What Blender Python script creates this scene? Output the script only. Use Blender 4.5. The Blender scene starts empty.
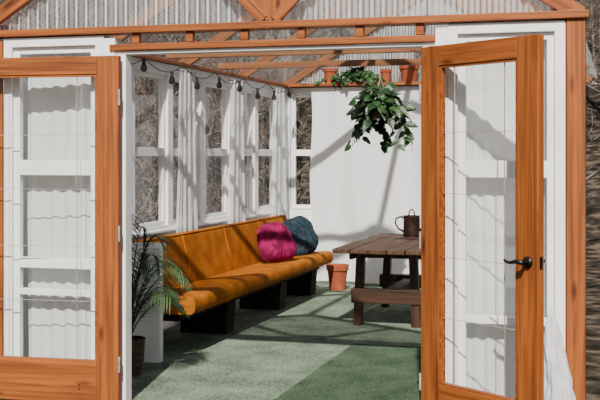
import bpy, bmesh, math, random
from mathutils import Vector, Matrix
R = random.Random(7)
scene = bpy.context.scene
COL = scene.collection

# ------------------------------------------------------------------ materials
def newmat(name):
    m = bpy.data.materials.new(name); m.use_nodes = True
    nt = m.node_tree; nt.nodes.clear()
    out = nt.nodes.new('ShaderNodeOutputMaterial')
    return m, nt, out
def noise_mat(name, c1, c2, scale=(5,5,5), rough=0.6, detail=4, bump=0.0, metallic=0, sheen=0, c3=None, nscale=1.0, spread=(0.35,0.65), coord='Object', transl=0.0, bdist=0.01, spec=0.5):
    m, nt, out = newmat(name)
    N = nt.nodes; L = nt.links
    tc = N.new('ShaderNodeTexCoord'); mp = N.new('ShaderNodeMapping')
    mp.inputs['Scale'].default_value = scale
    L.new(tc.outputs[coord], mp.inputs[0])
    no = N.new('ShaderNodeTexNoise'); no.inputs['Scale'].default_value = nscale; no.inputs['Detail'].default_value = detail
    L.new(mp.outputs[0], no.inputs['Vector'])
    cr = N.new('ShaderNodeValToRGB')
    cr.color_ramp.elements[0].position = spread[0]; cr.color_ramp.elements[0].color = (*c1,1)
    cr.color_ramp.elements[1].position = spread[1]; cr.color_ramp.elements[1].color = (*c2,1)
    if c3:
        e = cr.color_ramp.elements.new((spread[0]+spread[1])/2); e.color = (*c3,1)
    L.new(no.outputs['Fac'], cr.inputs[0])
    p = N.new('ShaderNodeBsdfPrincipled')
    L.new(cr.outputs[0], p.inputs['Base Color'])
    p.inputs['Roughness'].default_value = rough; p.inputs['Metallic'].default_value = metallic
    p.inputs['Specular IOR Level'].default_value = spec
    if sheen: 
        p.inputs['Sheen Weight'].default_value = sheen
    if bump:
        b = N.new('ShaderNodeBump'); b.inputs['Strength'].default_value = bump; b.inputs['Distance'].default_value = bdist
        L.new(no.outputs['Fac'], b.inputs['Height']); L.new(b.outputs[0], p.inputs['Normal'])
    if transl:
        t = N.new('ShaderNodeBsdfTranslucent'); L.new(cr.outputs[0], t.inputs['Color'])
        mx = N.new('ShaderNodeMixShader'); mx.inputs[0].default_value = transl
        L.new(p.outputs[0], mx.inputs[1]); L.new(t.outputs[0], mx.inputs[2]); L.new(mx.outputs[0], out.inputs[0])
    else:
        L.new(p.outputs[0], out.inputs[0])
    return m
def wood(name, c1, c2, axis, rough=0.55, knots=True):
    m, nt, out = newmat(name); N=nt.nodes; L=nt.links
    tc=N.new('ShaderNodeTexCoord'); oi=N.new('ShaderNodeObjectInfo')
    add=N.new('ShaderNodeVectorMath'); add.operation='ADD'
    ml=N.new('ShaderNodeMath'); ml.operation='MULTIPLY'; ml.inputs[1].default_value=17.0
    L.new(oi.outputs['Random'],ml.inputs[0])
    L.new(tc.outputs['Object'],add.inputs[0]); L.new(ml.outputs[0],add.inputs[1])
    mp=N.new('ShaderNodeMapping'); sc=[42,42,42]; sc[axis]=1.6; mp.inputs['Scale'].default_value=sc
    L.new(add.outputs[0],mp.inputs[0])
    no=N.new('ShaderNodeTexNoise'); no.inputs['Scale'].default_value=1.0; no.inputs['Detail'].default_value=6; no.inputs['Distortion'].default_value=0.6
    L.new(mp.outputs[0],no.inputs['Vector'])
    cr=N.new('ShaderNodeValToRGB'); cr.color_ramp.elements[0].position=0.28; cr.color_ramp.elements[1].position=0.70
    cr.color_ramp.elements[0].color=(*c1,1); cr.color_ramp.elements[1].color=(*c2,1)
    L.new(no.outputs['Fac'],cr.inputs[0])
    mp2=N.new('ShaderNodeMapping'); s2=[9,9,9]; s2[axis]=2.6; mp2.inputs['Scale'].default_value=s2
    L.new(add.outputs[0],mp2.inputs[0])
    vo=N.new('ShaderNodeTexVoronoi'); vo.inputs['Scale'].default_value=1.0
    L.new(mp2.outputs[0],vo.inputs['Vector'])
    kr=N.new('ShaderNodeValToRGB'); kr.color_ramp.elements[0].position=0.05; kr.color_ramp.elements[1].position=0.18
    kr.color_ramp.elements[0].color=(0.30,0.24,0.20,1) if knots else (1,1,1,1); kr.color_ramp.elements[1].color=(1,1,1,1)
    L.new(vo.outputs['Distance'],kr.inputs[0])
    mx=N.new('ShaderNodeMix'); mx.data_type='RGBA'; mx.blend_type='MULTIPLY'; mx.inputs[0].default_value=1.0
    L.new(cr.outputs[0],mx.inputs[6]); L.new(kr.outputs[0],mx.inputs[7])
    p=N.new('ShaderNodeBsdfPrincipled'); p.inputs['Roughness'].default_value=rough; p.inputs['Specular IOR Level'].default_value=0.35
    L.new(mx.outputs[2],p.inputs['Base Color'])
    b=N.new('ShaderNodeBump'); b.inputs['Strength'].default_value=0.25; b.inputs['Distance'].default_value=0.003
    L.new(no.outputs['Fac'],b.inputs['Height']); L.new(b.outputs[0],p.inputs['Normal'])
    L.new(p.outputs[0],out.inputs[0]); return m
O1=(0.11,0.026,0.004); O2=(0.34,0.095,0.016)
WX = wood('cedar_wood_horizontal', O1, O2, 0); WZ = wood('cedar_wood_vertical', O1, O2, 2)
WR = wood('aged_rafter_wood', (0.09,0.034,0.013), (0.24,0.095,0.036), 0)
DX = wood('dark_table_wood', (0.012,0.005,0.003), (0.070,0.028,0.013), 0, rough=0.65)
DY = wood('dark_table_wood_lengthwise', (0.012,0.0055,0.003), (0.115,0.052,0.024), 1, rough=0.65)
DZ = wood('dark_leg_wood', (0.012,0.005,0.003), (0.065,0.026,0.012), 2)
BL = wood('black_stained_wood', (0.005,0.004,0.003), (0.014,0.010,0.008), 0, rough=0.9)
WHITE = noise_mat('white_paint', (0.74,0.74,0.73), (0.88,0.88,0.87), (3,3,3), 0.5, 3)
VELV = noise_mat('rust_orange_velvet', (0.25,0.072,0.004), (0.39,0.118,0.007), (7,7,7), 0.9, 6, 0.15, spec=0.15)
MAG = noise_mat('magenta_velvet', (0.10,0.001,0.026), (0.26,0.004,0.074), (14,14,14), 0.8, 4, 0.3, spec=0.2)
TEAL = noise_mat('dark_blue_grey_cloth', (0.008,0.016,0.025), (0.024,0.044,0.060), (25,25,25), 0.9, 4, 0.3, spec=0.2)
TERRA = noise_mat('terracotta_clay', (0.24,0.05,0.016), (0.35,0.085,0.028), (8,8,8), 0.85, 4)
SOIL = noise_mat('potting_soil', (0.02,0.012,0.008), (0.05,0.03,0.02), (60,60,60), 0.95)
LEAF = noise_mat('glossy_green_leaf', (0.005,0.018,0.006), (0.034,0.092,0.023), (7,7,7), 0.45, 3, transl=0.12)
LEAF2 = noise_mat('palm_green_leaf', (0.009,0.026,0.009), (0.050,0.096,0.028), (6,6,6), 0.5, 3, transl=0.08)
BLACK = noise_mat('black_metal', (0.008,0.008,0.008), (0.02,0.02,0.02), (20,20,20), 0.35, metallic=0.6)
BRONZE = noise_mat('dark_bronze', (0.015,0.008,0.005), (0.05,0.026,0.016), (12,12,12), 0.45, metallic=0.4)
WICK = noise_mat('brown_wicker', (0.025,0.013,0.008), (0.09,0.045,0.025), (8,8,70), 0.85, 4, 0.6)
GREYP = noise_mat('dark_plastic_pot', (0.02,0.02,0.02), (0.05,0.045,0.04), (12,12,12), 0.6)
CORD = noise_mat('black_cord', (0.01,0.01,0.01), (0.02,0.02,0.02), (12,12,12), 0.6)
ROPE = noise_mat('hemp_rope', (0.25,0.18,0.1), (0.4,0.3,0.18), (60,60,60), 0.9)
CAME = noise_mat('dull_brass_bar', (0.25,0.23,0.20), (0.42,0.39,0.34), (20,20,20), 0.5, metallic=0.2)
CONC = noise_mat('concrete', (0.28,0.27,0.25), (0.42,0.41,0.38), (6,6,6), 0.9)
BARK = noise_mat('grey_brown_bark', (0.040,0.031,0.026), (0.19,0.155,0.13), (9,9,2.5), 0.95, 5)
TWIG = noise_mat('dry_brush', (0.09,0.05,0.026), (0.28,0.175,0.095), (5,5,5), 0.95)
SACK = noise_mat('white_plastic_wrap', (0.60,0.62,0.64), (0.80,0.81,0.82), (7,7,7), 0.35, 3, transl=0.3)
LITTER = noise_mat('leaf_litter', (0.009,0.007,0.005), (0.12,0.090,0.064), (1,1,1), 1.0, 12, 0.6, c3=(0.034,0.027,0.020), nscale=5.0, bdist=0.05, spec=0.1)

def turf(name, a, b):
    m, nt, out = newmat(name); N=nt.nodes; L=nt.links
    tc=N.new('ShaderNodeTexCoord')
    n1=N.new('ShaderNodeTexNoise'); n1.inputs['Scale'].default_value=55; n1.inputs['Detail'].default_value=6; n1.inputs['Roughness'].default_value=0.75
    n2=N.new('ShaderNodeTexNoise'); n2.inputs['Scale'].default_value=3.2; n2.inputs['Detail'].default_value=5
    L.new(tc.outputs['Object'],n1.inputs['Vector']); L.new(tc.outputs['Object'],n2.inputs['Vector'])
    ad=N.new('ShaderNodeMath'); ad.operation='MULTIPLY_ADD'; ad.inputs[1].default_value=0.3
    L.new(n2.outputs['Fac'],ad.inputs[0]); 
    mu=N.new('ShaderNodeMath'); mu.operation='MULTIPLY'; mu.inputs[1].default_value=0.70
    L.new(n1.outputs['Fac'],mu.inputs[0]); L.new(mu.outputs[0],ad.inputs[2])
    cr=N.new('ShaderNodeValToRGB'); cr.color_ramp.elements[0].position=0.40; cr.color_ramp.elements[1].position=0.60
    cr.color_ramp.elements[0].color=(*a,1); cr.color_ramp.elements[1].color=(*b,1)
    L.new(ad.outputs[0],cr.inputs[0])
    p=N.new('ShaderNodeBsdfPrincipled'); p.inputs['Roughness'].default_value=0.95
    p.inputs['Specular IOR Level'].default_value=0.15
    L.new(cr.outputs[0],p.inputs['Base Color'])
    bu=N.new('ShaderNodeBump'); bu.inputs['Strength'].default_value=1.0; bu.inputs['Distance'].default_value=0.02
    L.new(n1.outputs['Fac'],bu.inputs['Height']); L.new(bu.outputs[0],p.inputs['Normal'])
    L.new(p.outputs[0],out.inputs[0]); return m
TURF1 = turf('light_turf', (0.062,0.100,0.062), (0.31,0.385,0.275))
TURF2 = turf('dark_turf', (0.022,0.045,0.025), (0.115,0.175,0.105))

def facing_pow(N,L,k0,k1,pw):
    lw=N.new('ShaderNodeLayerWeight'); lw.inputs[0].default_value=0.5
    p=N.new('ShaderNodeMath'); p.operation='POWER'; p.inputs[1].default_value=pw
    L.new(lw.outputs['Facing'],p.inputs[0])
    a=N.new('ShaderNodeMath'); a.operation='MULTIPLY_ADD'; a.inputs[1].default_value=k1; a.inputs[2].default_value=k0
    a.use_clamp=True
    L.new(p.outputs[0],a.inputs[0]); return a
def glass_mat(name='window_glass', tint=(0.97,0.98,0.98), k0=0.05, k1=0.7):
    m, nt, out = newmat(name); N=nt.nodes; L=nt.links
    tr=N.new('ShaderNodeBsdfTransparent'); tr.inputs[0].default_value=(*tint,1)
    gl=N.new('ShaderNodeBsdfGlossy'); gl.inputs['Roughness'].default_value=0.02
    fr=facing_pow(N,L,k0,k1,5)
    tc=N.new('ShaderNodeTexCoord'); no=N.new('ShaderNodeTexNoise'); no.inputs['Scale'].default_value=2.0
    L.new(tc.outputs['Object'],no.inputs['Vector'])
    bu=N.new('ShaderNodeBump'); bu.inputs['Strength'].default_value=0.03
    L.new(no.outputs['Fac'],bu.inputs['Height']); L.new(bu.outputs[0],gl.inputs['Normal'])
    mx=N.new('ShaderNodeMixShader'); L.new(fr.outputs[0],mx.inputs[0]); L.new(tr.outputs[0],mx.inputs[1]); L.new(gl.outputs[0],mx.inputs[2])
    L.new(mx.outputs[0],out.inputs[0]); return m
GLASS = glass_mat()
def sheet_mat(name, transp, col, gloss=0.0, tl_f=0.4, edge=0.0):
    m, nt, out = newmat(name); N=nt.nodes; L=nt.links
    tc=N.new('ShaderNodeTexCoord'); no=N.new('ShaderNodeTexNoise'); no.inputs['Scale'].default_value=3.0; no.inputs['Detail'].default_value=4
    L.new(tc.outputs['Object'],no.inputs['Vector'])
    cr=N.new('ShaderNodeValToRGB'); cr.color_ramp.elements[0].color=(*[c*0.92 for c in col],1); cr.color_ramp.elements[1].color=(*col,1)
    L.new(no.outputs['Fac'],cr.inputs[0])
    di=N.new('ShaderNodeBsdfDiffuse'); tl=N.new('ShaderNodeBsdfTranslucent')
    L.new(cr.outputs[0],di.inputs[0]); L.new(cr.outputs[0],tl.inputs[0])
    m1=N.new('ShaderNodeMixShader'); m1.inputs[0].default_value=tl_f; L.new(di.outputs[0],m1.inputs[1]); L.new(tl.outputs[0],m1.inputs[2])
    tr=N.new('ShaderNodeBsdfTransparent')
    m2=N.new('ShaderNodeMixShader'); m2.inputs[0].default_value=transp
    if edge:
        f=facing_pow(N,L,transp,-edge,1.0); L.new(f.outputs[0],m2.inputs[0])
    L.new(m1.outputs[0],m2.inputs[1]); L.new(tr.outputs[0],m2.inputs[2])
    last=m2
    if gloss:
        gl=N.new('ShaderNodeBsdfGlossy'); gl.inputs['Roughness'].default_value=0.22
        lw=facing_pow(N,L,0.04,gloss,1.6)
        m3=N.new('ShaderNodeMixShader'); L.new(lw.outputs[0],m3.inputs[0]); L.new(m2.outputs[0],m3.inputs[1]); L.new(gl.outputs[0],m3.inputs[2]); last=m3
    L.new(last.outputs[0],out.inputs[0]); return m
POLY = sheet_mat('clear_corrugated_plastic', 0.98, (0.95,0.97,0.98), 0.15, 0.2, 1.35)
ROOFP = sheet_mat('clear_roof_plastic', 0.93, (0.88,0.90,0.91), 0.05)
CURT = sheet_mat('sheer_white_cotton', 0.12, (0.94,0.94,0.93), 0, 0.25)
CURT2 = sheet_mat('thin_sheer_cotton', 0.28, (0.86,0.86,0.85), 0, 0.35)
SHEET = sheet_mat('white_canvas', 0.0, (0.88,0.88,0.88), 0, 0.2)
BULB = glass_mat('smoky_bulb_glass',(0.35,0.3,0.25))

# ------------------------------------------------------------------ helpers
def finish(ob, label=None, cat=None, kind=None, group=None):
    if label: ob['label']=label
    if cat: ob['category']=cat
    if kind: ob['kind']=kind
    if group: ob['group']=group
    return ob
def empty(name, loc, label, cat, rot=0, kind=None, group=None):
    e=bpy.data.objects.new(name,None); e.empty_display_size=0.1
    e.location=loc; e.rotation_euler=(0,0,rot); COL.objects.link(e)
    return finish(e,label,cat,kind,group)
def mobj(name, bm, mat, parent=None, loc=(0,0,0), rot=(0,0,0), smooth=False, bevel=0, seg=2, recalc=True):
    if recalc: bmesh.ops.recalc_face_normals(bm, faces=bm.faces)
    me=bpy.data.meshes.new(name); bm.to_mesh(me); bm.free()
    me.materials.append(mat)
    if smooth:
        for p in me.polygons: p.use_smooth=True
    ob=bpy.data.objects.new(name,me); COL.objects.link(ob)
    ob.location=loc; ob.rotation_euler=rot
    if parent: ob.parent=parent
    if bevel:
        b=ob.modifiers.new('bevel','BEVEL'); b.width=bevel; b.segments=seg; b.limit_method='ANGLE'
    return ob
def box(bm, x0,x1,y0,y1,z0,z1):
    v=[bm.verts.new(p) for p in [(x0,y0,z0),(x1,y0,z0),(x1,y1,z0),(x0,y1,z0),(x0,y0,z1),(x1,y0,z1),(x1,y1,z1),(x0,y1,z1)]]
    for f in [(0,1,2,3),(4,5,6,7),(0,1,5,4),(1,2,6,5),(2,3,7,6),(3,0,4,7)]: bm.faces.new([v[i] for i in f])
def boxes(lst):
    bm=bmesh.new()
    for b in lst: box(bm,*b)
    return bm
def pane(bm,x0,x1,z0,z1):
    bm.faces.new([bm.verts.new(p) for p in [(x0,0,z0),(x1,0,z0),(x1,0,z1),(x0,0,z1)]])
def solid(name, lst, mat, label, cat, kind=None, group=None, bevel=0.004):
    cx=(min(b[0] for b in lst)+max(b[1] for b in lst))/2; cy=(min(b[2] for b in lst)+max(b[3] for b in lst))/2; cz=min(b[4] for b in lst)
    bm=boxes([(b[0]-cx,b[1]-cx,b[2]-cy,b[3]-cy,b[4]-cz,b[5]-cz) for b in lst])
    return finish(mobj(name,bm,mat,loc=(cx,cy,cz),bevel=bevel),label,cat,kind,group)
def beam(name, p0, p1, w, h, mat, label, cat, kind='structure', group=None):
    p0=Vector(p0); p1=Vector(p1); d=p1-p0; L=d.length
    bm=boxes([(0,L,-w/2,w/2,-h/2,h/2)])
    ob=mobj(name,bm,mat,bevel=0.004)
    x=d.normalized(); ref=Vector((0,0,1)) if abs(x.z)<0.99 else Vector((0,1,0))
    y=ref.cross(x).normalized(); z=x.cross(y)
    M=Matrix((x,y,z)).transposed().to_4x4(); M.translation=p0
    ob.matrix_world=M
    return finish(ob,label,cat,kind,group)
def tube(bm, pts, rad, sides=8, cap=True):
    pts=[Vector(p) for p in pts]; rings=[]
    n=len(pts); up=None
    for i,p in enumerate(pts):
        d=(pts[min(i+1,n-1)]-pts[max(i-1,0)]).normalized()
        if up is None:
            up=Vector((0,0,1)) if abs(d.z)<0.9 else Vector((1,0,0))
        a=d.cross(up)
        if a.length<1e-4: a=d.cross(Vector((0.3,0.9,0.1)))
        a.normalize(); b=a.cross(d).normalized(); up=b
        r=rad[i] if isinstance(rad,(list,tuple)) else rad
        rings.append([bm.verts.new(p+(a*math.cos(2*math.pi*k/sides)+b*math.sin(2*math.pi*k/sides))*r) for k in range(sides)])
    for i in range(n-1):
        for k in range(sides):
            bm.faces.new([rings[i][k],rings[i][(k+1)%sides],rings[i+1][(k+1)%sides],rings[i+1][k]])
    if cap and sides>2:
        bm.faces.new(rings[0]); bm.faces.new(rings[-1])
def lathe(bm, prof, sides=32, origin=(0,0,0)):
    o=Vector(origin); rings=[]
    for r,z in prof:
        if r<1e-5: rings.append([bm.verts.new(o+Vector((0,0,z)))])
        else: rings.append([bm.verts.new(o+Vector((r*math.cos(2*math.pi*k/sides),r*math.sin(2*math.pi*k/sides),z))) for k in range(sides)])
    for i in range(len(rings)-1):
        A,B=rings[i],rings[i+1]
        for k in range(sides):
            k2=(k+1)%sides
            if len(A)==1 and len(B)==1: continue
            if len(A)==1: bm.faces.new([A[0],B[k],B[k2]])
            elif len(B)==1: bm.faces.new([A[k],A[k2],B[0]])
            else: bm.faces.new([A[k],A[k2],B[k2],B[k]])
def leaf(bm, base, d, n, L, W, droop=0.25, shape=((0,0.05),(0.12,0.7),(0.35,1.0),(0.65,0.72),(0.88,0.3),(1,0.02)), fold=0.15):
    base=Vector(base); d=Vector(d).normalized(); s=d.cross(Vector(n))
    if s.length<1e-3: s=Vector((1,0,0))
    s.normalize(); n=s.cross(d).normalized()
    prev=None
    for t,w in shape:
        c=base+d*L*t-n*(droop*L*t*t)
        a=bm.verts.new(c+s*w*W/2+n*fold*w*W/2); m=bm.verts.new(c); b=bm.verts.new(c-s*w*W/2+n*fold*w*W/2)
        if prev:
            bm.faces.new([prev[0],prev[1],m,a]); bm.faces.new([prev[1],prev[2],b,m])
        prev=(a,m,b)

# ------------------------------------------------------------------ layout constants
YF=5.91; YB=12.10; XL=-3.67; XR=-0.29; XC=(XL+XR)/2; ZE=2.22
RZ=3.32
SK=0.024            # the right-hand wall runs slightly inwards towards the rear
SKA=math.atan(SK)
def xr(y): return XR-SK*(y-YF)
def roof_z(x): return RZ-(RZ-ZE)/(abs(XL-XC)+0.06)*abs(x-XC)

# ------------------------------------------------------------------ terrain
def gh(x,y):
    r=math.hypot(x+1.9,y-9); h=max(0,r-7.5)*0.24
    k=min(1,max(0,(y-1)/9)); k=k*k*(3-2*k)
    return h*k+(0.25*math.sin(x*0.7)*math.cos(y*0.6)*min(1,max(0,r-7)/6))*k-0.04
bm=bmesh.new(); G=90; grid=[]
for i in range(G+1):
    row=[]
    for j in range(G+1):
        x=-50+i*95/G; y=-15+j*95/G
        row.append(bm.verts.new((x,y,gh(x,y))))
    grid.append(row)
for i in range(G):
    for j in range(G): bm.faces.new([grid[i][j],grid[i+1][j],grid[i+1][j+1],grid[i][j+1]])
finish(mobj('ground',bm,LITTER,smooth=True),'brown leaf-littered woodland ground rising behind the greenhouse','ground','structure')

# trees
def tree_mesh(seed, H, thick=0.0105, kids=(18,7,4), low=0.06):
    rr=random.Random(seed); bm=bmesh.new()
    def branch(p,d,L,r,lev):
        n=4 if lev<2 else 3; pts=[p]; rad=[r]; q=p.copy(); dd=d.copy()
        for i in range(n):
            dd=(dd+Vector((rr.uniform(-1,1),rr.uniform(-1,1),rr.uniform(-.3,.6)))*(0.08 if lev==0 else 0.28)).normalized()
            q=q+dd*L/n; pts.append(q.copy()); rad.append(r*(1-0.75*(i+1)/n))
        tube(bm,pts,rad,7 if lev==0 else (4 if lev==1 else 3),cap=False)
        if lev<3:
            for b in range(kids[lev]):
                t=rr.uniform(low if lev==0 else 0.15,0.97)*n; i=min(int(t),n-1)
                bp=pts[i].lerp(pts[i+1],t-i); a=rr.uniform(0,2*math.pi)
                o=Vector((math.cos(a),math.sin(a),rr.uniform(0.0,0.9))).normalized()
                branch(bp,(o+dd*0.4).normalized(),L*(0.33 if lev==0 else 0.5)*rr.uniform(0.6,1.1),max(rad[i]*0.34,0.006),lev+1)
    branch(Vector((0,0,-0.3)),Vector((0,0,1)),H,H*thick,0)
    me=bpy.data.meshes.new('bare_tree'); bm.to_mesh(me); bm.free(); me.materials.append(BARK)
    return me
tm=[tree_mesh(1,8.5),tree_mesh(2,5.5),tree_mesh(3,9)]
sap=[tree_mesh(11,4.2,0.008,(26,9,4),0.03),tree_mesh(12,3.4,0.008,(24,9,4),0.03)]
cnt=0; placed=[]; tries=0
while cnt<80 and tries<4000:
    tries+=1
    u=R.random()
    if u<0.5: x=R.uniform(-20,-6.4); y=R.uniform(8,38)
    elif u<0.85: x=R.uniform(-9,6); y=R.uniform(15.5,42)
    else: x=R.uniform(2.6,8); y=R.uniform(9,30)
    if any((x-a)**2+(y-b)**2<2.2**2 for a,b in placed): continue
    placed.append((x,y))
    m=tm[cnt%3]
    ob=bpy.data.objects.new('bare_tree',m); COL.objects.link(ob)
    ob.location=(x,y,gh(x,y)); ob.rotation_euler=(R.uniform(-.05,.05),R.uniform(-.05,.05),R.uniform(0,6.28)); s=R.uniform(0.75,1.2); ob.scale=(s,s,s)
    finish(ob,'leafless grey-brown tree standing on the wooded slope','tree',group='bare trees in the woods'); cnt+=1
for k in range(36):
    if k<26:
        t=R.uniform(11.5,21); x=-t*R.uniform(0.30,0.47)-0.4; y=t
        x=min(x,-5.4) if y<14 else x
    else: x=R.uniform(1.4,4.0); y=R.uniform(8,20)
    ob=bpy.data.objects.new('bare_sapling',sap[k%2]); COL.objects.link(ob)
    ob.location=(x,y,gh(x,y)); ob.rotation_euler=(R.uniform(-.1,.1),R.uniform(-.1,.1),R.uniform(0,6.28)); s=R.uniform(0.75,1.2); ob.scale=(s,s,s)
    finish(ob,'thin leafless sapling with tangled twigs on the wooded slope','tree',group='bare saplings near the greenhouse')
# dry brush
for k,(x,y,sc) in enumerate([(0.42,7.0,1),(0.55,8.6,1.1),(0.62,10.3,1.2),(0.9,12.0,1.4),(0.32,5.9,0.75)]):
    bm=bmesh.new()
    for i in range(260):
        a=R.uniform(0,6.28); r=R.uniform(0,0.12); tl=R.uniform(0.3,0.95); sp=R.uniform(0.05,0.4)
        p0=Vector((r*math.cos(a),r*math.sin(a),0)); p1=p0+Vector((math.cos(a)*sp*.4,math.sin(a)*sp*.4,tl*.6)); p2=p0+Vector((math.cos(a+.3)*sp,math.sin(a+.3)*sp,tl))
        tube(bm,[p0*sc,p1*sc,p2*sc],[0.006,0.005,0.002],3,cap=False)
    finish(mobj('dry_shrub',bm,TWIG,loc=(x,y,gh(x,y)-0.01)),'dry brown leafless shrub beside the greenhouse wall','shrub',group='dry shrubs around the greenhouse')

# ------------------------------------------------------------------ floor
bm=bmesh.new()
co4=[(XL-0.07,YF-0.06),(XR+0.12,YF-0.06),(xr(YB)+0.06,YB+0.1),(XL-0.07,YB+0.1)]
A=[bm.verts.new((x,y,-0.12)) for x,y in co4]; B=[bm.verts.new((x,y,0)) for x,y in co4]
bm.faces.new(A); bm.faces.new(B)
for i in range(4): bm.faces.new([A[i],A[(i+1)%4],B[(i+1)%4],B[i]])
finish(mobj('floor',bm,CONC),'grey concrete slab under the turf','floor','structure')
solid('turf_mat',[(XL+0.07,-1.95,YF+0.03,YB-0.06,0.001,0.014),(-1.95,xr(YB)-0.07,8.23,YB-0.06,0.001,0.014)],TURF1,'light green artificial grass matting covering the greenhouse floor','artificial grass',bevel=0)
solid('turf_mat.001',[(-1.945,xr(8.2)-0.07,YF+0.03,8.225,0.001,0.016)],TURF2,'artificial grass coloured darker green just inside the doorway','artificial grass',bevel=0)  # front right part of the turf floor, coloured a darker green

# ------------------------------------------------------------------ windows
wcount=[0]
def window(loc, rot, w, z0, z1, rails, label, case=0.055, sash=0.04, depth=0.09):
    wcount[0]+=1
    e=empty('window_%d'%wcount[0],loc,label,'window',rot,'structure')
    h=z1-z0; d=depth/2
    fr=boxes([(0,case,-d,d,0,h),(w-case,w,-d,d,0,h),(case,w-case,-d,d,h-case,h),(case,w-case,-d-0.015,d,0,case*0.8)])
    mobj('window_frame',fr,WHITE,e,bevel=0.004)
    lst=[(case,case+sash,-0.02,0.02,case*0.8,h-case),(w-case-sash,w-case,-0.02,0.02,case*0.8,h-case),
         (case+sash,w-case-sash,-0.02,0.02,h-case-sash,h-case),(case+sash,w-case-sash,-0.02,0.02,case*0.8,case*0.8+sash)]
    for a,b in rails: lst.append((case+sash,w-case-sash,-0.028,0.028,a-z0,b-z0))
    mobj('sash',boxes(lst),WHITE,e,bevel=0.003)
    zs=[case*0.8+sash]+[v-z0 for ab in sorted(rails) for v in ab]+[h-case-sash]
    bm=bmesh.new()
    for k in range(0,len(zs),2): pane(bm,case+sash,w-case-sash,zs[k],zs[k+1])
    mobj('glass_pane',bm,GLASS,e)
    return e
FR=[(1.33,1.42),(0.78,0.84),(0.62,0.655)]
window((-3.535,YF,0.05),0,0.655,0.05,2.145,FR,'tall white multi-pane facade window with sheer curtain')
window((-0.88,YF,0.05),0,0.61,0.05,2.145,[(1.33,1.42),(0.56,0.60)],'tall white multi-pane facade window with sheer curtain')
P=0.765; Y0=6.35
for k in range(7):
    y=Y0+k*P
    window((XL,y+P-0.02,0.84),-math.pi/2,P-0.04,0.84,2.15,[(1.44,1.51)],'white double-hung side window looking onto bare woods',case=0.035,sash=0.035)
for k in range(7):
    y=Y0+k*P
    window((xr(y+0.02),y+0.02,0.84),math.pi/2+SKA,P-0.04,0.84,2.15,[(1.44,1.51)],'white double-hung side window looking onto bare woods',case=0.035,sash=0.035)
XRB=xr(YB)
wb=(XRB-XL-0.14)/5
for k in range(5):
    window((XL+0.07+k*wb+0.01,YB,0.84),0,wb-0.02,0.84,2.15,[(1.44,1.51)],'white double-hung rear window looking onto bare woods',case=0.02,sash=0.03)

def side_wall(name,X,label,skew=0):
    l=[(X-0.05,X+0.05,YF+0.05,YB-0.05,0,0.84),(X-0.05,X+0.05,YF+0.05,YB-0.05,2.15,2.21),(X-0.05,X+0.05,YF+0.05,Y0,0.84,2.15),(X-0.05,X+0.05,Y0+7*P,YB-0.05,0.84,2.15)]
    for k in range(1,7): l.append((X-0.045,X+0.045,Y0+k*P-0.019,Y0+k*P+0.019,0.84,2.15))
    if not skew: l.append((X-0.05, X+0.09, Y0,Y0+7*P,0.815,0.838))
    ob=solid(name,l,WHITE,label,'wall','structure')
    if skew:
        ob.location.x=xr((YF+YB)/2); ob.rotation_euler=(0,0,SKA)
    return ob
side_wall('wall_left',XL,'white-painted knee wall and posts carrying a row of windows')
side_wall('wall_right',XR,'white-painted knee wall and posts carrying a row of windows',1)
l=[(XL-0.05,XRB+0.05,YB-0.05,YB+0.05,0,0.84),(XL-0.05,XRB+0.05,YB-0.05,YB+0.05,2.15,2.21),(XL-0.05,XL+0.07,YB-0.05,YB+0.05,.84,2.15),(XRB-0.07,XRB+0.05,YB-0.05,YB+0.05,.84,2.15)]
for k in range(1,5): l.append((XL+0.07+k*wb-0.009,XL+0.07+k*wb+0.009,YB-0.045,YB+0.045,.84,2.15))
solid('wall_back',l,WHITE,'white-painted rear wall with windows behind a canvas','wall','structure')
solid('wall_front',[(-2.88,-2.81,YF-0.04,YF+0.05,0,2.13),(-0.945,-0.88,YF-0.04,YF+0.05,0,2.13),(-3.535,-2.88,YF-0.04,YF+0.05,0,0.05),(-0.88,-0.27,YF-0.04,YF+0.05,0,0.05)],WHITE,'white-painted facade framing either side of the doorway','wall','structure')
tn=[0]
def trim(lst,mat,label):
    tn[0]+=1
    return solid('trim_%d'%tn[0],lst,mat,label,'trim','structure')
trim([(-3.72,-3.54,YF-0.05,YF+0.05,0,2.13)],WZ,'orange cedar corner post of the facade')
trim([(-0.265,-0.17,YF-0.05,YF+0.05,0,2.2)],WZ,'orange cedar corner post of the facade')
trim([(-2.81,-2.745,YF-0.035,YF+0.05,0,2.03)],WHITE,'white door jamb')
trim([(-1.015,-0.945,YF-0.035,YF+0.05,0,2.03)],WHITE,'white door jamb')
trim([(-2.81,-0.945,YF-0.035,YF+0.05,2.032,2.05)],WHITE,'white head jamb above the doorway')
trim([(-2.84,-0.945,YF-0.055,YF-0.01,2.053,2.09)],WX,'orange cedar lower header board')
trim([(-3.74,-0.15,YF-0.07,YF+0.05,2.152,2.192)],WX,'long orange cedar header board across the facade')
for k in range(6):
    x=-2.7+k*0.33
    trim([(x,x+0.045,YF-0.05,YF-0.01,2.092,2.15)],WX,'small cedar block between the header boards')
trim([(-2.745,-1.015,YF-0.06,YF+0.06,0.0,0.018)],WX,'wooden door threshold')

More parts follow.
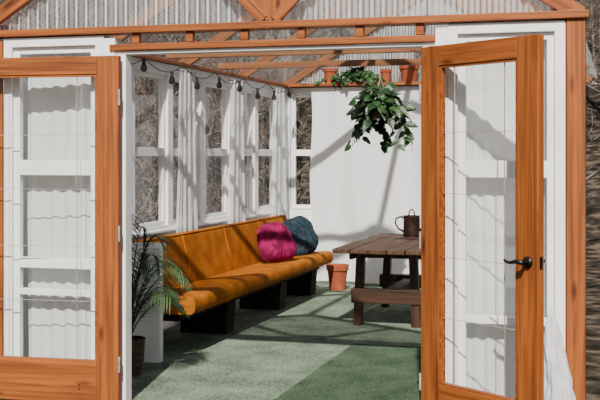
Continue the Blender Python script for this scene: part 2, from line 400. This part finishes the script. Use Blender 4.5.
# ------------------------------------------------------------------ doors
def door(idx, hinge, rot, side, w, label):
    H=2.0; t=0.045; sw=0.135; z0=0.02
    e=empty('door_%d'%idx,hinge,label,'door',rot,'structure')
    for a in (0,w-sw):
        mobj('stile',boxes([(a,a+sw,-t/2,t/2,z0,z0+H)]),WZ,e,bevel=0.004)
    mobj('rail',boxes([(sw,w-sw,-t/2,t/2,z0+H-0.105,z0+H)]),WX,e,bevel=0.003)
    mobj('rail',boxes([(sw,w-sw,-t/2,t/2,z0,z0+0.235)]),WX,e,bevel=0.003)
    b=0.012; A=(sw,w-sw,z0+0.235,z0+H-0.105)
    mobj('glazing_bead',boxes([(A[0],A[0]+b,-t/2+.006,t/2-.006,A[2],A[3]),(A[1]-b,A[1],-t/2+.006,t/2-.006,A[2],A[3]),(A[0]+b,A[1]-b,-t/2+.006,t/2-.006,A[2],A[2]+b),(A[0]+b,A[1]-b,-t/2+.006,t/2-.006,A[3]-b,A[3])]),WX,e)
    bm=bmesh.new(); pane(bm,A[0]+b,A[1]-b,A[2]+b,A[3]-b); mobj('glass_pane',bm,GLASS,e)
    l=[]
    gw=A[1]-A[0]; gh_=A[3]-A[2]
    for f in (0.18,0.82): l.append((A[0]+gw*f-.0013,A[0]+gw*f+.0013,-.003,.003,A[2]+b,A[3]-b))
    for f in (0.21,0.40,0.6,0.79): l.append((A[0]+b,A[1]-b,-.003,.003,A[2]+gh_*f-.0013,A[2]+gh_*f+.0013))
    mobj('muntin_grid',boxes(l),CAME,e)
    bm=bmesh.new(); hx=w-0.06; hz=0.94
    for s in (-1,1):
        y=s*t/2
        tube(bm,[(hx,y,hz),(hx,y+s*0.010,hz)],0.028,20)
        tube(bm,[(hx,y+s*0.010,hz),(hx,y+s*0.05,hz)],0.011,10)
        tube(bm,[(hx+0.012,y+s*0.05,hz),(hx-0.03,y+s*0.052,hz+0.004),(hx-0.07,y+s*0.05,hz-0.004),(hx-0.10,y+s*0.045,hz-0.002),(hx-0.115,y+s*0.043,hz+0.006)],[0.011,0.011,0.009,0.008,0.006],10)
    h=mobj('door_handle',bm,BLACK,e,smooth=True); h['label']='black lever handle with round rosette'
    bm=boxes([(w,w+0.002,-0.010,0.010,hz-0.03,hz+0.03)]); mobj('latch_plate',bm,BLACK,e)
    for z in (0.25,1.0,1.78):
        bm=bmesh.new(); tube(bm,[(-0.004,side*t/2,z-0.045),(-0.004,side*t/2,z+0.045)],0.006,10); mobj('hinge',bm,CAME,e)
    bm=bmesh.new()
    for z in (0.1,0.125): tube(bm,[(0.24,side*(t/2-.002),z),(0.24,side*(t/2+0.002),z)],0.005,10)
    mobj('screw_plug',bm,BLACK,e)
    return e
door(1,(-2.757,YF-0.085,0),math.radians(183.5),1,0.99,'orange cedar glazed french door folded open against the facade')
door(2,(-1.0,YF-0.075,0),math.radians(-37.5),-1,0.81,'orange cedar glazed french door standing half open with black lever handle')

# ------------------------------------------------------------------ roof
tn[0]=40
beam('trim_40',(XC,YF-0.1,RZ),(XC,YB+0.1,RZ),0.05,0.12,WR,'wooden ridge beam of the clear roof','roof beam')
for y in [YF,YF+1.55,YF+3.1,YF+4.65,YF+6.19]:
    for sx in (-1,1):
        tn[0]+=1
        xe=XC+sx*(abs(XL-XC)+(0.1 if sx<0 or y==YF else 0.0))
        beam('trim_%d'%tn[0],(xe,y,roof_z(xe)-0.02),(XC+sx*0.03,y,RZ-0.04),0.04,0.085,WX if y==YF else WR,'wooden roof rafter under clear corrugated sheeting','rafter',group='roof rafters')
for y in (8.75,10.0):
    tn[0]+=1
    beam('trim_%d'%tn[0],(XL-0.03,y,2.30),(xr(y)+0.03,y,2.30),0.04,0.06,WR,'wooden tie beam crossing the greenhouse','beam',group='ceiling tie beams')
trim([(XL-0.06,XL+0.09,YF+0.06,YB-0.2,2.212,2.238)],WX,'orange wooden plate along the window wall')
tn[0]+=1
beam('trim_%d'%tn[0],(xr(YF+.06),YF+0.06,2.225),(xr(YB-.2),YB-0.2,2.225),0.12,0.026,WX,'orange wooden plate along the window wall','trim')
trim([(XL-0.05,XRB+0.05,YB-0.19,YB+0.05,2.215,2.250)],WX,'orange wooden ledge along the rear wall carrying pots')
for sx in (-1,1):
    tn[0]+=1
    beam('trim_%d'%tn[0],(XC+0.11+sx*0.03,YF-0.045,2.20),(XC+0.11+sx*0.70,YF-0.045,2.87),0.03,0.06,WX,'diagonal orange cedar gable brace','brace',group='gable braces')
bm=bmesh.new()
v=[bm.verts.new(p) for p in [(-0.02,-.008,0),(0.02,-.008,0),(0.17,-.008,0.17),(-0.17,-.008,0.17),(-0.02,.008,0),(0.02,.008,0),(0.17,.008,0.17),(-0.17,.008,0.17)]]
for f in [(0,1,2,3),(4,5,6,7),(0,1,5,4),(1,2,6,5),(2,3,7,6),(3,0,4,7)]: bm.faces.new([v[i] for i in f])
tn[0]+=1
finish(mobj('trim_%d'%tn[0],bm,WZ,loc=(XC+0.11,YF-0.045,2.2)),'triangular cedar gusset in the gable','trim','structure')

def corr_gable(name,y,label):
    bm=bmesh.new(); n=700; prev=None; x0=XL-0.1; x1=XR+0.12
    for i in range(n+1):
        x=x0+(x1-x0)*i/n; dy=0.017*math.sin(2*math.pi*(x-x0)/0.064)
        zt=max(roof_z(x)-0.015,2.2)
        a=bm.verts.new((x-XC,dy,0)); b=bm.verts.new((x-XC,dy,zt-2.198))
        if prev: bm.faces.new([prev[0],a,b,prev[1]])
        prev=(a,b)
    return finish(mobj(name,bm,POLY,loc=(XC,y,2.198),smooth=True),label,'wall panel','structure')
corr_gable('wall_gable_front',YF+0.04,'clear corrugated plastic sheet filling the front gable')
corr_gable('wall_gable_back',YB+0.03,'clear corrugated plastic sheet filling the rear gable')
for s,nm in ((-1,'ceiling'),(1,'ceiling.001')):
    bm=bmesh.new(); n=560; prev=None; ya=YF-0.12; yb=YB+0.15
    xe=s*(abs(XL-XC)+(0.17 if s<0 else 0.06))
    ze=roof_z(XC+xe)-RZ
    for i in range(n+1):
        y=ya+(yb-ya)*i/n; dz=0.008*math.sin(2*math.pi*(y-ya)/0.076)
        a=bm.verts.new((0,y-ya,dz)); b=bm.verts.new((xe,y-ya,ze+dz))
        if prev: bm.faces.new([prev[0],a,b,prev[1]])
        prev=(a,b)
    finish(mobj(nm,bm,ROOFP,loc=(XC,ya,RZ+0.045),smooth=True),'clear corrugated plastic roof slope','roof','structure')

# ------------------------------------------------------------------ curtains
def curtain(loc, rot, w, z0, z1, label, folds=6, amp=0.022, top=0.75, seed=0, waist=0.0, mat=None, group='sheer white curtains'):
    rr=random.Random(seed); bm=bmesh.new(); nx=folds*12; nz=30; rows=[]
    ph=rr.uniform(0,6)
    for j in range(nz+1):
        f=j/nz; z=(z1-z0)*f; row=[]
        ws=w*(1-(1-top)*f**2)*(1-waist*math.sin(math.pi*f)**2)
        for i in range(nx+1):
            u=i/nx
            x=(u-0.5)*ws+0.006*math.sin(3*z+ph+u*4)*(1-f)
            y=amp*(0.6+0.4*(1-f))*math.sin(u*folds*2*math.pi+0.25*math.sin(z*2+ph)+1.6*math.sin(u*5+ph))+amp*0.4*math.sin(u*folds*4.3+ph)
            row.append(bm.verts.new((x,y,z)))
        rows.append(row)
    for j in range(nz):
        for i in range(nx): bm.faces.new([rows[j][i],rows[j][i+1],rows[j+1][i+1],rows[j+1][i]])
    e=empty('curtain',(loc[0],loc[1],z0),label,'curtain',rot,group=group)
    mobj('fabric_panel',bm,mat or CURT,e,smooth=True)
    b2=bmesh.new(); tube(b2,[(-w/2,0,z1-z0-0.01),(w/2,0,z1-z0-0.01)],0.006,8); mobj('curtain_rod',b2,BLACK,e)
    return e
XI=XL+0.115
for i,(a,b) in enumerate([(7.0,7.45),(8.60,9.04),(9.90,10.35),(11.25,11.75)]):
    curtain((XI,(a+b)/2,0),math.pi/2,(b-a),0.62,2.17,'sheer white curtain hanging between the side windows',4,0.018,0.6,i+1,0.14,CURT2)
for i,(a,b) in enumerate([(6.7,7.2),(8.4,8.9),(10.2,10.7)]):
    curtain((xr((a+b)/2)-0.115,(a+b)/2,0),math.pi/2+SKA,(b-a),0.3,2.17,'sheer white curtain hanging between the side windows',5,0.03,0.7,i+11,0,CURT2)
curtain((-3.15,YF+0.085,0),0,0.60,0.05,2.12,'sheer white curtain behind the facade window',8,0.0075,0.995,21)
curtain((-0.61,YF+0.085,0),0,0.50,0.05,2.12,'sheer white curtain behind the facade window',7,0.0075,0.995,22)

# canvas on rear wall
bm=bmesh.new(); nx=110; nz=40; rows=[]
W=XRB-0.09+3.33; Hh=2.12
for j in range(nz+1):
    row=[]
    for i in range(nx+1):
        u=i/nx; f=j/nz
        x=u*W+0.015*math.sin(f*9)*(1-u); z=f*Hh+0.012*math.sin(u*12)*(1-f)
        y=0.024*math.sin(u*17+f*2.5)+0.014*math.sin(u*41+f*4+1)*(1-f*.5)+0.008*math.sin(u*70-f*3)*(0.3+f*.7)
        row.append(bm.verts.new((x-W/2,y,z)))
    rows.append(row)
for j in range(nz):
    for i in range(nx): bm.faces.new([rows[j][i],rows[j][i+1],rows[j+1][i+1],rows[j+1][i]])
finish(mobj('canvas_drape',bm,SHEET,loc=(-3.33+W/2,YB-0.13,0.035),smooth=True),'large loosely hung white canvas sheet over the rear wall','curtain')

# ------------------------------------------------------------------ partition
solid('wall_partition',[(XL+0.055,-3.05,7.08,7.14,0.014,0.80),(XL+0.055,-3.04,7.06,7.16,0.80,0.838)],WHITE,'low white panelled partition at the end of the bench','wall','structure')

# ------------------------------------------------------------------ bench
BY0,BY1=7.30,11.2
e=empty('bench',(-3.15,(BY0+BY1)/2,0.014),'long rust-orange velvet pew bench with dark block supports along the windows','bench')
hl=(BY1-BY0)/2
def extrude_profile(prof,y0,y1,n=40,wob=0.0):
    bm=bmesh.new(); rings=[]
    for k in range(n+1):
        y=y0+(y1-y0)*k/n; rings.append([bm.verts.new((x,y,z+wob*math.sin(k*1.3+x*9))) for x,z in prof])
    m=len(prof)
    for k in range(n):
        for i in range(m): bm.faces.new([rings[k][i],rings[k][(i+1)%m],rings[k+1][(i+1)%m],rings[k+1][i]])
    bm.faces.new(rings[0]); bm.faces.new(rings[-1]); return bm
def roundpoly(pts,r,seg=6):
    out=[]; n=len(pts)
    for i in range(n):
        p=Vector(pts[i]); a=(Vector(pts[i-1])-p); b=(Vector(pts[(i+1)%n])-p)
        rr_=min(r[i],a.length*.48,b.length*.48); A=p+a.normalized()*rr_; B=p+b.normalized()*rr_
        for k in range(seg+1):
            t=k/seg; q=A*(1-t)**2+p*2*t*(1-t)+B*t*t; out.append((q.x,q.y))
    return out
seat=roundpoly([(0.275,0.305),(0.275,0.44),(-0.25,0.405),(-0.25,0.305)],[0.06,0.065,0.02,0.02])
mobj('seat_cushion',extrude_profile(seat,-hl,hl,60,0.0012),VELV,e,smooth=True).modifiers.new('e','EDGE_SPLIT')
back=roundpoly([(-0.14,0.37),(-0.235,0.80),(-0.305,0.81),(-0.25,0.37)],[0.03,0.04,0.03,0.02])
mobj('backrest',extrude_profile(back,-hl,hl,60,0.0008),VELV,e,smooth=True).modifiers.new('e','EDGE_SPLIT')
bm=bmesh.new()
tube(bm,[(-0.238,-hl+.01,0.798),(-0.238,hl-.01,0.798)],0.006,6)
for yy in (-0.95,0.02,0.99):
    tube(bm,[(-0.135,yy,0.40),(-0.231,yy,0.792)],0.005,6); tube(bm,[(0.25,yy,0.437),(-0.15,yy,0.412)],0.005,6)
mobj('piping',bm,VELV,e,smooth=True)
mobj('seat_base',boxes([(-0.25,0.14,-hl+.04,hl-.04,0.250,0.303)]),BL,e)
for y in (8.45,9.9,10.98):
    yy=y-(BY0+BY1)/2
    bm=bmesh.new(); pr=[(-0.27,0),(0.12,0),(0.14,0.249),(-0.27,0.249)]
    A=[bm.verts.new((x,yy-0.10,z)) for x,z in pr]; B=[bm.verts.new((x,yy+0.10,z)) for x,z in pr]
    bm.faces.new(A); bm.faces.new(B)
    for i in range(len(pr)): bm.faces.new([A[i],A[(i+1)%len(pr)],B[(i+1)%len(pr)],B[i]])
    mobj('bench_support',bm,BL,e,bevel=0.004)

# ------------------------------------------------------------------ cushions
def cushion(loc, normal, r, th, mat, label, seed, sq=2.6, roll=0.3):
    bm=bmesh.new(); nu=140; nv=40
    lathe(bm,[(0 if v in(0,nv) else math.sin(math.pi*v/nv)**0.75*r, -math.cos(math.pi*v/nv)*th) for v in range(nv+1)],nu)
    for v in bm.verts:
        rad=math.hypot(v.co.x,v.co.y); a=math.atan2(v.co.y,v.co.x)
        if rad>1e-4:
            sup=(abs(math.cos(a))**sq+abs(math.sin(a))**sq)**(-1/sq)
            k=sup*(1+0.025*math.cos(3*a+seed)+0.012*math.cos(9*a+2*seed))*0.97
            v.co.x*=k; v.co.y*=k
            edge=min(1,rad/r)
            v.co.z*=1+0.05*math.sin(22*a+2*math.sin(2*a+seed))*edge+0.13*math.sin(v.co.x*30+seed+3*v.co.y)*math.cos(v.co.y*24+v.co.x*8)
        v.co.z*=1-0.25*math.exp(-(((v.co.x-0.02)/(0.3*r))**2+((v.co.y-0.03)/(0.45*r))**2))
        if v.co.y<0: v.co.z*=1+0.45*(-v.co.y/r); v.co.x*=1+0.14*(-v.co.y/r)
        else: v.co.y*=0.92
    e=empty('throw_cushion',loc,label,'cushion')
    q=(Vector(normal).to_track_quat('Z','Y')@Matrix.Rotation(roll,3,'Z').to_quaternion()).to_euler()
    mobj('cushion_cover',bm,mat,e,rot=q,smooth=True)
    bm=bmesh.new(); n=90; pts=[]
    for i in range(n+1):
        a=2*math.pi*i/n; sup=(abs(math.cos(a))**sq+abs(math.sin(a))**sq)**(-1/sq)*(1+0.025*math.cos(3*a+seed)+0.012*math.cos(9*a+2*seed))*0.97*r
        x,y=sup*math.cos(a),sup*math.sin(a)
        if y<0: x*=1+0.14*(-y/r)
        else: y*=0.92
        pts.append((x,y,0))
    tube(bm,pts,0.006,6,cap=False)
    mobj('piping',bm,mat,e,rot=q,smooth=True)
    return e
cushion((-3.12,9.98,0.635),(0.78,-0.62,0.42),0.20,0.082,MAG,'creased magenta velvet cushion slumped on the bench',2,3.0,0.12)
cushion((-3.13,10.78,0.63),(0.78,-0.60,0.35),0.215,0.085,TEAL,'soft dark blue-grey cushion slumped behind the magenta one',5,3.0,0.3)

# ------------------------------------------------------------------ table
tx0,tx1,ty0,ty1,tz=-2.26,-1.50,8.75,10.65,0.67
e=empty('table',((tx0+tx1)/2,(ty0+ty1)/2,0.014),'rustic dark brown weathered plank table with trestle legs','table')
hw=(tx1-tx0)/2; hl2=(ty1-ty0)/2; zt=tz
n=5; pl=[]
for k in range(n):
    a=-hw+2*hw*k/n; o=R.uniform(-.012,.012); pl.append((a+0.004,a+2*hw/n-0.004,-hl2+o,hl2+o,zt-0.035,zt+R.uniform(-.002,.002)))
mobj('table_top',boxes(pl),DY,e,bevel=0.005)
mobj('apron',boxes([(-hw+0.1,-hw+0.13,-hl2+0.2,hl2-0.2,zt-0.10,zt-0.036),(hw-0.13,hw-0.10,-hl2+0.2,hl2-0.2,zt-0.10,zt-0.036)]),DY,e,bevel=0.003)
for sy in (-1,1):
    yl=sy*(hl2-0.40 if sy<0 else hl2-0.35)
    for sx in (-1,1):
        bm=bmesh.new(); xa=sx*0.25; t=0.036
        f4=[(xa-t,yl-t,0),(xa+t,yl-t,0),(xa+t,yl+t,0),(xa-t,yl+t,0)]
        xb=sx*0.225
        top=[(xb-t,yl-t,zt-0.1),(xb+t,yl-t,zt-0.1),(xb+t,yl+t,zt-0.1),(xb-t,yl+t,zt-0.1)]
        v=[bm.verts.new(p) for p in f4+top]
        for f in [(0,1,2,3),(4,5,6,7),(0,1,5,4),(1,2,6,5),(2,3,7,6),(3,0,4,7)]: bm.faces.new([v[i] for i in f])
        mobj('leg',bm,DZ,e,bevel=0.004)
    mobj('cross_bar',boxes([(-hw+0.06,hw-0.06,yl-0.035,yl+0.035,zt-0.1,zt-0.036)]),DX,e,bevel=0.004)
    mobj('foot_rail',boxes([(-0.30,0.30,yl-0.05,yl+0.05,0.19,0.31)]),DX,e,bevel=0.004)
mobj('stretcher',boxes([(-0.06,0.06,-hl2+0.36,hl2-0.31,0.215,0.285)]),DY,e,bevel=0.004)

# watering can
e=empty('watering_can',(-1.88,10.30,0.014+tz),'dark bronze watering can with a looped side handle on the table','watering can')
bm=bmesh.new()
lathe(bm,[(0,0.0),(0.078,0.0),(0.082,0.008),(0.079,0.09),(0.077,0.19),(0.081,0.196),(0.076,0.198),(0.072,0.188),(0,0.18)],32)
mobj('can_body',bm,BRONZE,e,smooth=True)
bm=bmesh.new(); tube(bm,[(-0.07,0,0.175),(-0.11,0,0.185),(-0.15,0,0.165),(-0.155,0,0.12),(-0.125,0,0.07),(-0.075,0,0.045)],[0.010,0.009,0.008,0.008,0.009,0.011],10); mobj('handle',bm,BRONZE,e,smooth=True)
bm=bmesh.new(); tube(bm,[(0.03*math.cos(a),0,0.18+0.075*math.sin(a)) for a in [math.pi*k/12 for k in range(13)]],0.006,8); mobj('top_handle',bm,BRONZE,e,smooth=True)
bm=bmesh.new(); tube(bm,[(0.07,0,0.04),(0.12,0,0.10),(0.16,0,0.20)],[0.018,0.012,0.010],10); mobj('spout',bm,BRONZE,e,smooth=True)

# ------------------------------------------------------------------ pots
def pot_profile(r,h,t=0.012):
    return [(0,0),(r*0.68,0),(r*0.9,h*0.78),(r,h*0.78),(r*1.02,h),(r*1.02-t,h),(r*0.85,h*0.85),(0,h*0.85)]
def pot(name,loc,r,h,mat,label,cat='plant pot',group=None):
    e=empty(name,loc,label,cat,group=group)
    bm=bmesh.new(); lathe(bm,pot_profile(r,h),32); mobj('pot_body',bm,mat,e,smooth=True).modifiers.new('e','EDGE_SPLIT')
    bm=bmesh.new(); lathe(bm,[(0,h*0.87),(r*0.86,h*0.865)],24); mobj('soil',bm,SOIL,e)
    return e
pot('flower_pot',(-2.89,11.45,0.015),0.12,0.27,TERRA,'large empty terracotta pot on the turf near the table')
ZL=2.251
def sprig(e,r,h,n,L,W,mat,seed,trail=0.0,spread=1.0):
    rr=random.Random(seed); bm=bmesh.new()
    for i in range(n):
        a=rr.uniform(0,6.28); el=rr.uniform(-0.3,1.0)
        b=Vector((math.cos(a)*r*rr.random(),math.sin(a)*r*rr.random(),h+rr.uniform(0,0.05)))
        leaf(bm,b,(math.cos(a),math.sin(a),el),(0,0,1),L*rr.uniform(.7,1.2),W*rr.uniform(.7,1.2),0.4)
    for i in range(int(trail*26)):
        a=rr.uniform(math.pi*0.95,math.pi*2.05)
        x,y=math.cos(a)*r,math.sin(a)*r; z=h
        vx=math.cos(a)*0.04*spread+rr.uniform(-.02,.02)*spread
        ln=rr.uniform(0.3,1)*trail
        for s in range(int(ln*6)+2):
            x+=vx; y+=math.sin(a)*0.008; z-=0.035 if s>1 else -0.01
            aa=rr.uniform(0,6.28)
            leaf(bm,(x,y,z),(math.cos(aa),math.sin(aa)-.3,-0.5),(0,-.6,.8),L*rr.uniform(.6,1.1),W*rr.uniform(.6,1.1),0.3)
    for v in bm.verts:
        if v.co.y>0.09: v.co.y=0.09+(v.co.y-0.09)*0.1
    mobj('foliage',bm,mat,e,recalc=False)
for i,(x,r,h) in enumerate([(-3.11,0.095,0.165),(-2.48,0.075,0.145),(-2.22,0.125,0.18),(-1.75,0.08,0.15),(-1.2,0.08,0.15)]):
    pot('flower_pot',(x,YB-0.10,ZL),r*0.88,h,TERRA,'terracotta pot standing on the rear wooden ledge',group='terracotta pots on the ledge')
e=pot('potted_trailing_plant',(-2.80,YB-0.11,ZL),0.075,0.10,TERRA,'trailing green pothos in a pot on the rear ledge','houseplant')
sprig(e,0.07,0.10,44,0.10,0.07,LEAF,3,0.85,1.35)

# hanging plant
hx,hy=-2.12,10.0; hz=1.80
e=empty('hanging_plant',(hx,hy,hz),'bushy green trailing plant in a hanging basket below the tie beam','houseplant')
bm=bmesh.new(); lathe(bm,[(0,0),(0.07,0.0),(0.105,0.05),(0.12,0.12),(0.112,0.12),(0.1,0.1),(0,0.1)],24); mobj('basket',bm,GREYP,e,smooth=True)
bm=bmesh.new()
for k in range(3):
    a=k*2.1+.4; tube(bm,[(0.115*math.cos(a),0.115*math.sin(a),0.115),(0,0,0.36)],0.003,6)
tube(bm,[(0,0,0.36),(0,0,0.468)],0.004,6); mobj('hanger_rope',bm,ROPE,e)
rr=random.Random(12); bm=bmesh.new()
for i in range(165):
    a=rr.uniform(0,6.28); el=rr.uniform(-0.5,0.9); rad=rr.uniform(0.03,0.24)
    b=Vector((math.cos(a)*rad,math.sin(a)*rad,0.13+0.20*(1-rad/0.24)*rr.random()-max(0,rad-0.12)*rr.uniform(0,1.9)))
    leaf(bm,b,(math.cos(a),math.sin(a),el-0.5),(0,0,1) if rr.random()<.4 else (0.2,-0.8,0.5),rr.uniform(0.08,0.135),rr.uniform(0.055,0.09),0.35)
for i in range(16):
    a=rr.uniform(0,6.28); x=math.cos(a)*.14;y=math.sin(a)*.14;z=0.10
    for s in range(rr.randint(3,9)):
        x+=math.cos(a)*0.016;y+=math.sin(a)*.016;z-=0.040
        aa=rr.uniform(0,6.28); leaf(bm,(x,y,z),(math.cos(aa),math.sin(aa),-.6),(0,-.7,.5),rr.uniform(0.07,.115),rr.uniform(.05,.08),.3)
mobj('foliage',bm,LEAF,e,recalc=False)

# palm
e=empty('potted_palm',(-3.08,6.64,0.015),'full potted palm with feathery arching fronds beside the doorway','houseplant')
bm=bmesh.new(); lathe(bm,[(0,0),(0.075,0),(0.10,0.10),(0.105,0.22),(0.11,0.24),(0.098,0.24),(0.09,0.2),(0,0.2)],28); mobj('pot_body',bm,WICK,e,smooth=True).modifiers.new('e','EDGE_SPLIT')
bm=bmesh.new(); lathe(bm,[(0,0.21),(0.085,0.21)],20); mobj('soil',bm,SOIL,e)
rr=random.Random(4)
def sq_(v,lim,k=0.25):
    # keep foliage in front of the neighbouring wall
    s=1 if v>0 else -1
    a=abs(v); t=lim*0.6
    return v if a<t else s*(t+(lim-t)*(1-math.exp(-(a-t)/(lim-t))))
for i in range(26):
    a=i*2.399+rr.uniform(-.2,.2); L=rr.uniform(0.66,0.93); rise=rr.uniform(0.45,1.3); 
    pts=[]; n=20
    for k in range(n+1):
        t=k/n
        r=L*0.53*t**1.4*(1.35-rise*0.55); z=0.20+L*rise*(1.35*t-0.62*t**3.0)*0.94
        pts.append(Vector((math.cos(a)*r,math.sin(a)*r*0.5,z)))
    bm=bmesh.new(); tube(bm,pts,[0.005*(1-.8*k/n)+0.001 for k in range(n+1)],5)
    for k in range(6,n+1):
        d=(pts[min(k+1,n)]-pts[k-1]).normalized(); s=d.cross(Vector((0,0,1)))
        if s.length<0.05: s=Vector((1,0,0))
        s.normalize()
        p=pts[k]
        ll=0.18*math.sin(math.pi*min(1,(k-4)/(n-2)))**0.6+0.05
        for sg in (-1,1):
            leaf(bm,p,(s*sg*0.75+d*0.8+Vector((0,0,-0.25))),(0,0,1),ll*rr.uniform(.85,1.1),0.012,0.35,shape=((0,.5),(0.3,1),(0.7,.7),(1,.03)),fold=0.2)
    for v in bm.verts:
        if v.co.x<0: v.co.x=sq_(v.co.x,0.47)
        if v.co.y>0: v.co.y=sq_(v.co.y,0.40)
        else: v.co.y=sq_(v.co.y,0.55)
    mobj('frond',bm,LEAF2,e,recalc=False)

# ------------------------------------------------------------------ string lights
e=empty('string_lights',(XL+0.2,7.0,2.2),'black cord of hanging bulbs along the window wall','string lights')
bm=bmesh.new(); pts=[]
span=0.765
for k in range(0,61):
    y=k/60*4.9; u=(y%span)/span
    pts.append((0.0,y,-0.01-0.08*4*u*(1-u)))
tube(bm,pts,0.004,5); mobj('cord',bm,CORD,e)
y=0.2
for i in range(9):
    u=(y%span)/span; z=-0.01-0.08*4*u*(1-u)
    b=bmesh.new(); lathe(b,[(0,-0.075),(0.018,-0.07),(0.027,-0.05),(0.022,-0.03),(0.012,-0.012),(0,-0.012)],14,(0,y,z-0.03)); ob=mobj('bulb',b,BULB,e,smooth=True)
    b=bmesh.new(); tube(b,[(0,y,z),(0,y,z-0.05)],0.013,10); mobj('bulb_socket',b,CORD,e)
    y+=0.55

# ------------------------------------------------------------------ white plastic wrap by the corner post
bm=bmesh.new()
prof=[(0.02,0.0),(0.070,0.0),(0.078,0.08),(0.08,0.2),(0.068,0.32),(0.056,0.45),(0.042,0.56),(0.026,0.64),(0.012,0.70),(0.0,0.71)]
prof2=[]
for i in range(len(prof)-1):
    for k in range(4):
        t=k/4; prof2.append((prof[i][0]*(1-t)+prof[i+1][0]*t,prof[i][1]*(1-t)+prof[i+1][1]*t))
prof2.append(prof[-1])
lathe(bm,prof2,64)
for v in bm.verts:
    a=math.atan2(v.co.y,v.co.x); k=1+0.14*math.cos(5*a+v.co.z*9)+0.09*math.cos(11*a-v.co.z*14)+0.05*math.sin(v.co.z*55+3*a)
    v.co.x*=k; v.co.y*=k*0.8; v.co.x+=0.02*math.sin(v.co.z*7)
finish(mobj('plastic_bag',bm,SACK,loc=(-0.315,5.755,-0.04),smooth=True),'crumpled white plastic bag gathered against the corner post','bag')

# ------------------------------------------------------------------ light + world
sd=bpy.data.lights.new('sun','SUN'); sd.energy=9.0; sd.angle=math.radians(0.9); sd.color=(1.0,0.95,0.87)
so=bpy.data.objects.new('sun',sd); COL.objects.link(so); so.location=(3,-8,9)
to_sun=Vector((0.14,-0.74,0.66)).normalized()
so.rotation_euler=to_sun.to_track_quat('Z','Y').to_euler()
w=bpy.data.worlds.new('sky_world'); scene.world=w; w.use_nodes=True
nt=w.node_tree; nt.nodes.clear()
o=nt.nodes.new('ShaderNodeOutputWorld'); bg=nt.nodes.new('ShaderNodeBackground'); sk=nt.nodes.new('ShaderNodeTexSky')
sk.sky_type='NISHITA'; sk.sun_disc=False; sk.sun_elevation=math.radians(41); sk.sun_rotation=math.radians(170); sk.dust_density=2.5; sk.air_density=0.9
bg.inputs[1].default_value=0.085
nt.links.new(sk.outputs[0],bg.inputs[0]); nt.links.new(bg.outputs[0],o.inputs[0])

# ------------------------------------------------------------------ camera
cd=bpy.data.cameras.new('camera'); cd.sensor_width=36; cd.lens=66.5; cd.shift_y=-0.075; cd.clip_end=300
co=bpy.data.objects.new('camera',cd); COL.objects.link(co)
co.location=(0,0,1.45); co.rotation_euler=(math.radians(90),0,math.radians(16.1))
scene.camera=co
